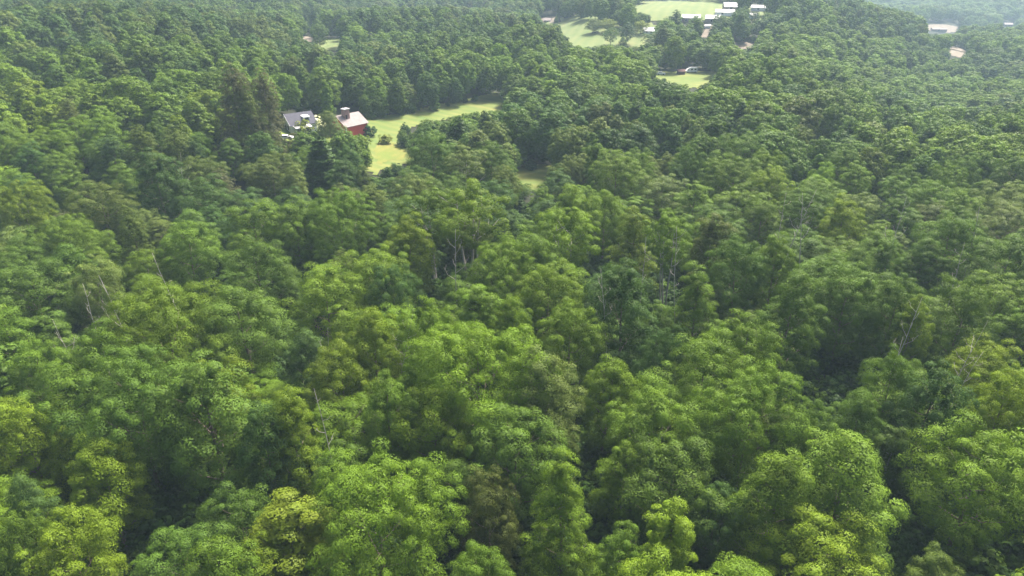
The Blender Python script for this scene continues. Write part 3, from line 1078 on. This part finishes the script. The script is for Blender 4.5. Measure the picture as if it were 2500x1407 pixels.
def mass(name, rows, label=None):
    n = len(rows)
    me = bpy.data.meshes.new(name)
    me.vertices.add(n)
    me.vertices.foreach_set("co", np.array([(t["x"], t["y"], t["z"]) for t in rows], np.float32).ravel())
    a = me.attributes.new("pick", 'INT', 'POINT')
    a.data.foreach_set("value", np.array([KI["kind_" + t["key"]] for t in rows], np.int32))
    a = me.attributes.new("size", 'FLOAT_VECTOR', 'POINT')
    a.data.foreach_set("vector", np.array([(t["D"] / PROTO[t["key"]]["D"],) * 2 + (t["h"] / PROTO[t["key"]]["H"],) for t in rows], np.float32).ravel())
    a = me.attributes.new("turn", 'FLOAT_VECTOR', 'POINT')
    a.data.foreach_set("vector", np.array([(rnd.gauss(0, .03), rnd.gauss(0, .03), rnd.uniform(0, 6.283)) for t in rows], np.float32).ravel())
    a = me.attributes.new("tint", 'FLOAT_COLOR', 'POINT')
    a.data.foreach_set("color", np.array([(*jitter(TINT[t["tint"]], rnd.uniform(.78, 1.22)), 1) for t in rows], np.float32).ravel())
    o = bpy.data.objects.new(name, me)
    COL.objects.link(o)
    ng = bpy.data.node_groups.new(name, 'GeometryNodeTree')
    ng.interface.new_socket("Geometry", in_out='INPUT', socket_type='NodeSocketGeometry')
    ng.interface.new_socket("Geometry", in_out='OUTPUT', socket_type='NodeSocketGeometry')
    N, L = ng.nodes, ng.links
    gi, go = N.new("NodeGroupInput"), N.new("NodeGroupOutput")
    ci = N.new("GeometryNodeCollectionInfo")
    ci.inputs["Collection"].default_value = kinds
    ci.inputs["Separate Children"].default_value = True
    ci.inputs["Reset Children"].default_value = True
    ip = N.new("GeometryNodeInstanceOnPoints")
    ip.inputs["Pick Instance"].default_value = True

    def attr(nm, tp):
        x = N.new("GeometryNodeInputNamedAttribute")
        x.data_type = tp
        x.inputs["Name"].default_value = nm
        return x.outputs["Attribute"]

    L.new(gi.outputs[0], ip.inputs["Points"])
    L.new(ci.outputs[0], ip.inputs["Instance"])
    L.new(attr("pick", 'INT'), ip.inputs["Instance Index"])
    e2r = N.new("FunctionNodeEulerToRotation")
    L.new(attr("turn", 'FLOAT_VECTOR'), e2r.inputs[0])
    L.new(e2r.outputs[0], ip.inputs["Rotation"])
    L.new(attr("size", 'FLOAT_VECTOR'), ip.inputs["Scale"])
    L.new(ip.outputs[0], go.inputs[0])
    md = o.modifiers.new("trees", 'NODES')
    md.node_group = ng
    tag(o, kind="stuff", label=label)
    return o


rest = [t for t in trees if not t.get("ind") and not (t["vis"] is False and t["dep"] > 10 and t["dep"] < 0)]
mass("forest", rest)

# undergrowth between the near trunks
under = []
for i in range(11000):
    Y = rnd.uniform(25, 180) if i < 8500 else rnd.uniform(180, 330)
    X = rnd.uniform(-1, 1) * (Y * .78 + 40)
    z = float(ground_z(X, Y))
    h = rnd.uniform(1.4, 3.8)
    if Y > 200 and covers(X, Y, z, h, h * .6):
        continue
    under.append(dict(x=X, y=Y, z=z, h=h, D=h * rnd.uniform(1.0, 1.6), key=rnd.choice(["shrub0", "shrub1"]),
                      tint=rnd.choice(["mid green", "deep green", "deep green", "dark green"])))
mass("undergrowth", under)
print("trees", len(trees), "individual", len(inds), "mass", len(rest))

# ------------------------------------------------------------------ houses and other things in the clearings
M_RED = plain("red_clapboard", (0.46, 0.055, 0.050), (0.52, 0.068, 0.06), 2.0, .7)
M_ROOF_PINK = plain("pale_pink_roofing", (0.20, 0.165, 0.155), (0.25, 0.21, 0.20), .8, .8)
M_BRICK = plain("pink_brick", (0.25, 0.15, 0.145), (0.34, 0.22, 0.21), 1.6, .9)
M_CAP = plain("grey_stone_cap", (0.30, 0.29, 0.29), (0.4, 0.38, 0.38), 1.0, .9)
M_DARK = plain("dark_opening", (0.02, 0.02, 0.024), (0.03, 0.03, 0.034), 1.0, .4)
M_WHITE = plain("white_paint", (0.70, 0.70, 0.70), (0.80, 0.80, 0.79), 1.0, .6)
M_SLATE = plain("slate_roof", (0.035, 0.034, 0.05), (0.055, 0.053, 0.075), 1.2, .75)
M_SHADE = plain("grey_siding", (0.24, 0.23, 0.24), (0.30, 0.29, 0.30), 1.0, .8)
M_ROOF_W = plain("white_metal_roof", (0.40, 0.39, 0.385), (0.47, 0.46, 0.455), .5, .5)
M_TAN = plain("tan_siding", (0.22, 0.18, 0.15), (0.28, 0.23, 0.19), .6, .85)
M_BROWN = plain("brown_siding", (0.20, 0.15, 0.13), (0.28, 0.22, 0.19), .8, .85)
M_GREYROOF = plain("pale_grey_roof", (0.50, 0.50, 0.54), (0.60, 0.60, 0.64), .8, .7)
M_RUST = plain("rust_red_boards", (0.10, 0.055, 0.052), (0.15, 0.08, 0.075), 1.0, .9)
M_CAR = plain("white_car_paint", (0.80, 0.80, 0.80), (0.82, 0.82, 0.82), 1.0, .25)
M_TYRE = plain("tyre_rubber", (0.02, 0.02, 0.02), (0.03, 0.03, 0.03), 3.0, .9)
M_HIDE = plain("dark_hide", (0.03, 0.024, 0.02), (0.05, 0.04, 0.032), 2.0, .8)


def gable_house(name, px, py, yaw, L, W, wh, rise, m_wall, m_roof, label, cat, group=None, over=.35, windows=(), door=None, m_trim=None, sink=0.0):
    """px, py: foot of the corner nearest to the camera; the long side runs along yaw from there, the gable side to its left"""
    x, y, _ = hit(px, py)
    z = float(ground_z(x, y)) - sink
    root = empty(name, (x, y, z), yaw)
    tag(root, label, cat, group)
    mb = MB()
    mb.poly([(0, 0, -1.5), (L, 0, -1.5), (L, W, -1.5), (0, W, -1.5), (0, 0, wh), (L, 0, wh), (L, W, wh), (0, W, wh), (0, W / 2, wh + rise), (L, W / 2, wh + rise)],
            [(0, 1, 5, 4), (2, 3, 7, 6), (3, 0, 4, 8, 7), (1, 2, 6, 9, 5), (3, 2, 1, 0), (4, 5, 9, 8), (8, 9, 6, 7)])
    mb.build("wall", m_wall, root)
    k = rise / (W / 2)
    t = .16
    rf = MB()
    for s in (0, 1):
        y0, ym = (-over, W / 2) if s == 0 else (W + over, W / 2)
        z0, zm = wh - over * k + .02, wh + rise + .02
        rf.poly([(-over, y0, z0), (L + over, y0, z0), (L + over, ym, zm), (-over, ym, zm),
                 (-over, y0, z0 + t), (L + over, y0, z0 + t), (L + over, ym, zm + t), (-over, ym, zm + t)],
                [(3, 2, 1, 0), (4, 5, 6, 7), (0, 1, 5, 4), (1, 2, 6, 5), (2, 3, 7, 6), (3, 0, 4, 7)])
    roof = rf.build("roof", m_roof, root)
    for side, a, b, w, h in windows:
        f, p = MB(), MB()
        if side == "long":
            f.box(a - w / 2 - .12, a + w / 2 + .12, -.05, .04, b - .12, b + h + .12)
            p.box(a - w / 2, a + w / 2, -.07, -.052, b, b + h)
        else:
            f.box(-.05, .04, a - w / 2 - .12, a + w / 2 + .12, b - .12, b + h + .12)
            p.box(-.07, -.052, a - w / 2, a + w / 2, b, b + h)
        fo = f.build("window", M_WHITE, root)
        p.build("pane", M_DARK, fo)
    if door:
        side, a, w, h = door
        d = MB()
        d.box(a - w / 2, a + w / 2, -.06, .04, 0, h) if side == "long" else d.box(-.06, .04, a - w / 2, a + w / 2, 0, h)
        d.build("door", M_DARK, root)
    if m_trim:
        tr = MB().box(-.09, .22, -.09, -.002, 0, wh - .05).poly([(-.09, .003, 0), (-.002, .003, 0), (-.002, .25, 0), (-.09, .25, 0), (-.09, .003, wh - .05), (-.002, .003, wh - .05), (-.002, .25, wh - .05), (-.09, .25, wh - .05)],
                [(3, 2, 1, 0), (4, 5, 6, 7), (0, 1, 5, 4), (1, 2, 6, 5), (2, 3, 7, 6), (3, 0, 4, 7)])
        tr.build("corner_board", m_trim, root)
    return root, roof, k


# the red house with its big chimney
rh, rroof, rk = gable_house("red_house", 847, 336, math.radians(49), 9.4, 10.0, 3.7, 3.0, M_RED, M_ROOF_PINK,
                            "red clapboard house with pale pink roof and a big brick chimney by the meadow", "house", None, .45,
                            [("gable", 2.6, 1.2, 1.1, 1.4), ("gable", 7.2, 1.2, 1.1, 1.4), ("gable", 5.2, 4.5, .9, 1.1)], ("gable", 5.0, 1.1, 2.1), M_WHITE)
ch = MB().box(2.1, 4.2, 2.8, 4.7, 4.2, 8.2)
ch.box(2.2, 4.1, 2.9, 4.6, 8.2, 8.8)
cho = ch.build("chimney", M_BRICK, rroof)
MB().box(1.9, 4.4, 2.6, 4.9, 8.8, 9.1).build("cap", M_CAP, cho)
MB().box(2.35, 3.05, 2.76, 2.798, 5.6, 7.0).build("flue_opening", M_DARK, cho)

# the white farmhouse with a dark roof
fh, froof, fk = gable_house("farmhouse", 712, 328, math.radians(36), 9.0, 8.8, 2.8, 3.0, M_WHITE, M_SLATE,
                            "white farmhouse with purple-grey roof and small dormer left of the red house", "house", None, .4,
                            [("gable", 2.4, .9, 1.1, 1.4), ("gable", 6.8, .9, 1.1, 1.4), ("gable", 4.8, 3.7, 1.0, 1.2), ("long", 6.5, .9, 1.2, 1.3)], ("gable", 4.6, 1.1, 2.1))
MB().poly([(-.46, -.45, 2.3), (-.46, 4.4, 5.55), (-.46, 4.4, 6.05), (-.46, -.45, 2.8), (-.41, -.45, 2.3), (-.41, 4.4, 5.55), (-.41, 4.4, 6.05), (-.41, -.45, 2.8)],
          [(0, 1, 2, 3), (7, 6, 5, 4), (3, 2, 6, 7), (0, 3, 7, 4), (4, 5, 1, 0), (1, 5, 6, 2)]).build("rake_board", M_WHITE, fh)
dm = MB().poly([(5.0, .9, 3.2), (7.3, .9, 3.2), (7.3, 3.4, 5.0), (5.0, 3.4, 5.0), (5.0, .9, 4.9), (7.3, .9, 4.9), (7.3, 3.4, 5.2), (5.0, 3.4, 5.2)],
               [(3, 2, 1, 0), (4, 5, 6, 7), (0, 1, 5, 4), (1, 2, 6, 5), (2, 3, 7, 6), (3, 0, 4, 7)]).build("dormer", M_WHITE, froof)
MB().box(5.4, 6.9, .84, .895, 3.7, 4.6).build("pane", M_DARK, dm)
pr = MB().poly([(.6, -2.9, 2.15), (6.4, -2.9, 2.15), (6.4, -.02, 2.6), (.6, -.02, 2.6), (.6, -2.9, 2.3), (6.4, -2.9, 2.3), (6.4, -.02, 2.78), (.6, -.02, 2.78)],
               [(3, 2, 1, 0), (4, 5, 6, 7), (0, 1, 5, 4), (1, 2, 6, 5), (2, 3, 7, 6), (3, 0, 4, 7)])
pr.build("porch_roof", M_ROOF_W, fh)
for px_ in (.8, 3.5, 6.2):
    MB().box(px_ - .08, px_ + .08, -2.75, -2.6, -.6, 2.15).build("porch_post", M_WHITE, fh)

# the white farm on the hill and other far buildings
FARGROUP = "white farm buildings below the hill pasture"
R = math.radians
FAR = [
    ("barn", 1664, 55, R(-14), 14, 9, 3.4, 2.2, M_BROWN, M_ROOF_W, "long barn with white roof and brownish wall, leftmost of the hill farm", "barn", FARGROUP,
     [("long", 3, 1, 1.2, 1.2), ("long", 7, 1, 1.2, 1.2), ("long", 11, 1, 1.2, 1.2)]),
    ("barn", 1722, 57, R(-12), 11.5, 9, 3.4, 2.3, M_TAN, M_ROOF_W, "white roofed barn with tan wall at the top of the track", "barn", FARGROUP, [("long", 4, 1, 1.4, 1.4)]),
    ("barn", 1746, 38, R(-14), 15, 8, 2.6, 1.8, M_WHITE, M_ROOF_W, "low white barn between the track and the tall roofed barn behind", "barn", FARGROUP, [("long", 5, .8, 1.4, 1.2)]),
    ("barn", 1768, 28, R(-4), 10.5, 10, 3.6, 3.0, M_TAN, M_ROOF_W, "tallest white roofed barn, set against the hill pasture", "barn", FARGROUP, [("long", 5, 1, 2.4, 2.4)]),
    ("barn", 1832, 26, R(-32), 13, 7, 2.6, 1.8, M_WHITE, M_ROOF_W, "long white barn at the right end of the hill farm", "barn", FARGROUP, [("long", 6, .8, 1.4, 1.2)]),
    ("barn", 1836, 47, R(38), 8, 6, 2.4, 1.6, M_WHITE, M_ROOF_W, "short white barn below the rightmost long one, behind a dark tree", "barn", FARGROUP, []),
    ("shed", 1721, 70, R(-8), 4.2, 3.2, 1.9, .9, M_WHITE, M_ROOF_W, "tiny white shed beside the track below the hill farm", "shed", None, []),
    ("bungalow", 1570, 83, R(-12), 8.0, 8, 2.1, 2.3, M_WHITE, M_GREYROOF, "low house with pale grey roof at the edge of the far pasture", "house", None, [("long", 2.4, .7, 1.1, 1.1), ("long", 5.4, .7, 1.1, 1.1)]),
    ("cottage", 1327, 57, R(-8), 6.5, 6, 2.4, 1.8, M_TAN, M_ROOF_PINK, "small tan cottage half hidden left of the far pasture", "house", None, [("long", 3, .8, 1.2, 1.1)]),
    ("long_house", 2276, 76, R(-8), 22, 9, 2.6, 1.8, M_TAN, M_BROWN, "long low tan building in the hazy clearing far right", "building", None, [("long", 9, .6, 3, 1.6)]),
    ("cottage", 2452, 65, R(-10), 14, 10, 3.2, 2.6, M_RUST, M_ROOF_PINK, "reddish cottage with pale roof among hazy trees at the right edge", "house", None, [("long", 5, .8, 1.6, 1.4)]),
    ("cottage", 2110, 10, R(-5), 10, 8, 4, 3, M_WHITE, M_ROOF_W, "white speck of a house at the hazy top, left one of two", "house", None, []),
    ("cottage", 2129, 14, R(8), 9, 8, 4, 3, M_WHITE, M_ROOF_PINK, "white speck of a house at the hazy top, right one of two", "house", None, []),
    ("shed", 1739, 124, R(-18), 7, 4, 1.8, .9, M_WHITE, M_ROOF_W, "white roofed shed peeping out of trees below the hill farm", "shed", None, []),
    ("shed", 1656, 184, R(6), 4.0, 3.5, 2.1, .9, M_RUST, M_RUST, "rust red shed left of the white camper at the small glade", "shed", None, []),
]
for f in FAR:
    gable_house(f[0], f[1], f[2], f[3], f[4] * .9, f[5] * .9, f[6] * .9, f[7] * .9, f[8], f[9], f[10], f[11], f[12], .3, f[13])


def wheels(root, xs, w, r):
    for x in xs:
        for y in (-.02, w + .02 - .2):
            mb = MB()
            n = 14
            pts = [(x + r * math.cos(2 * math.pi * k / n), yy, r + r * math.sin(2 * math.pi * k / n)) for yy in (y, y + .2) for k in range(n)]
            mb.poly(pts, [list(range(n))[::-1], list(range(n, 2 * n))] + [[k, (k + 1) % n, n + (k + 1) % n, n + k] for k in range(n)])
            mb.build("wheel", M_TYRE, root)


def car(px, py, yaw, label):
    x, y, _ = hit(px, py)
    root = empty("parked_car", (x, y, float(ground_z(x, y)) + .2), yaw)
    tag(root, label, "car", "white cars parked in the clearings")
    prof = [(0, .35), (4.5, .35), (4.5, .75), (4.35, .9), (3.35, 1.0), (2.7, 1.45), (1.0, 1.48), (.25, 1.0), (0, .9)]
    n = len(prof)
    v = [(a, 0 if b < 1.1 else .18, b) for a, b in prof] + [(a, 1.75 if b < 1.1 else 1.57, b) for a, b in prof]
    MB().poly(v, [list(range(n)), list(range(n, 2 * n))[::-1]] + [[(k + 1) % n, k, n + k, n + (k + 1) % n] for k in range(n)]).build("body", M_CAR, root)
    MB().poly([(3.30, .16, 1.06), (3.30, 1.59, 1.06), (2.76, 1.53, 1.42), (2.76, .22, 1.42), (3.33, .16, 1.08), (3.33, 1.59, 1.08), (2.79, 1.53, 1.44), (2.79, .22, 1.44)],
              [(0, 1, 2, 3), (7, 6, 5, 4), (0, 4, 5, 1), (1, 5, 6, 2), (2, 6, 7, 3), (3, 7, 4, 0)]).build("windscreen", M_DARK, root)
    for yy in ((-.0, .12), (1.63, 1.75)):
        MB().poly([(1.0, yy[0], 1.02), (2.9, yy[0], 1.02), (2.6, yy[0] + .14 * (1 if yy[0] < 1 else 0), 1.38), (1.15, yy[0] + .14 * (1 if yy[0] < 1 else 0), 1.38),
                   (1.0, yy[1], 1.02), (2.9, yy[1], 1.02), (2.6, yy[1], 1.38), (1.15, yy[1], 1.38)],
                  [(0, 1, 2, 3), (7, 6, 5, 4), (0, 4, 5, 1), (1, 5, 6, 2), (2, 6, 7, 3), (3, 7, 4, 0)]).build("side_window", M_DARK, root)
    wheels(root, (.85, 3.65), 1.75, .33)


car(1603, 184, R(-10), "white car parked at the left end of the small far glade")
car(681, 344, R(4), "white car half hidden by trees below the white farmhouse")

x, y, _ = hit(1675, 180)
cv = empty("camper_van", (x, y, float(ground_z(x, y)) + .25), R(10))
tag(cv, "white camper van parked under dark trees at the far edge of the small glade", "camper van")
MB().box(1.9, 6.3, 0, 2.3, .5, 2.75).build("living_cabin", M_WHITE, cv)
prof = [(0, .5), (1.897, .5), (1.897, 2.2), (1.1, 2.1), (.45, 1.3), (0, 1.15)]
MB().poly([(a, .1, b) for a, b in prof] + [(a, 2.2, b) for a, b in prof], [list(range(6)), list(range(6, 12))[::-1]] + [[(k + 1) % 6, k, 6 + k, 6 + (k + 1) % 6] for k in range(6)]).build("cab", M_CAR, cv)
for a in (2.6, 4.6):
    MB().box(a, a + 1.1, -.03, -.003, 1.5, 2.2).build("window", M_DARK, cv)
MB().box(.75, 1.6, .07, .097, 1.4, 1.95).build("window", M_DARK, cv)
wheels(cv, (.9, 5.1), 2.3, .36)


def cow(px, py, yaw, label):
    x, y, _ = hit(px, py)
    root = empty("cow", (x, y, float(ground_z(x, y)) + .28), yaw)
    tag(root, label, "cow", "dark cows grazing the far pasture")
    me = bpy.data.meshes.new("body")
    P = [(0, 0, 1.15), (-.75, 0, 1.18), (-1.05, 0, 1.2), (.6, 0, 1.12), (1.0, 0, 1.2), (1.4, 0, .85), (1.72, 0, .55), (-1.2, 0, .75)]
    E = [(0, 1), (1, 2), (0, 3), (3, 4), (4, 5), (5, 6), (2, 7)]
    RD = [.42, .38, .22, .38, .24, .16, .11, .04]
    for sx, at in ((-.85, 1), (.7, 3)):
        for sy in (-.22, .22):
            b = len(P)
            P += [(sx, sy, .8), (sx + .05 * (1 if sx < 0 else -1), sy, .42), (sx, sy, .02)]
            E += [(at, b), (b, b + 1), (b + 1, b + 2)]
            RD += [.17, .09, .08]
    for sy in (-.2, .2):
        E.append((5, len(P)))
        P.append((1.3, sy, .98))
        RD.append(.05)
    me.from_pydata(P, E, [])
    o = bpy.data.objects.new("body", me)
    COL.objects.link(o)
    o.parent = root
    sk = o.modifiers.new("skin", 'SKIN')
    for i, r in enumerate(RD):
        me.skin_vertices[0].data[i].radius = (r, r)
    me.skin_vertices[0].data[0].use_root = True
    o.modifiers.new("smooth", 'SUBSURF').levels = 1
    me.materials.append(M_HIDE)


cow(1449, 84, R(175), "dark cow grazing in the far pasture, left one of two")
cow(1457, 83, R(8), "dark cow grazing in the far pasture, right one of two")

# the white-flowering bushes between the houses
for px, py, w, tint, lab in ((773, 322, 46, (.74, .77, .62), "white flowering bush between the farmhouse and the red house"),
                             (742, 330, 46, (.16, .20, .03), "low yellow-green bush in front of the white farmhouse"),
                             (884, 362, 40, (.15, .21, .03), "round green bush below the red house's bright wall"),
                             (902, 332, 34, (.05, .10, .03), "dark bush at the red house's right-hand corner"),
                             (940, 352, 30, (.17, .20, .03), "small yellow-green bush on the dry slope of the meadow")):
    x, y, t = hit(px, py)
    D = w * t / F
    sh = empty("shrub", (x, y, float(ground_z(x, y))), rnd.uniform(0, 6), (D / 4, D / 4, D / 4.6))
    tag(sh, lab, "shrub")
    c = bpy.data.objects.new("foliage", PROTO["shrub0"]["near"])
    c.color = (*tint, 1)
    k = bpy.data.objects.new("stems", PROTO["shrub0"]["trunk"])
    for o in (c, k):
        COL.objects.link(o)
        o.parent = sh

# ------------------------------------------------------------------ air
hm, hnt, hout = new_mat("haze_air")
pv = hnt.nodes.new("ShaderNodeVolumePrincipled")
pv.inputs["Color"].default_value = (0.60, 0.81, 1.0, 1)
pv.inputs["Density"].default_value = HAZE_DENSITY
pv.inputs["Anisotropy"].default_value = 0.0
hnt.links.new(pv.outputs[0], hout.inputs["Volume"])
zmin = float(GZ.min()) - 1.0
haze = MB().box(-3010, 3010, -210, 4210, zmin, 78.0).build("haze", hm)
tag(haze, kind="stuff")
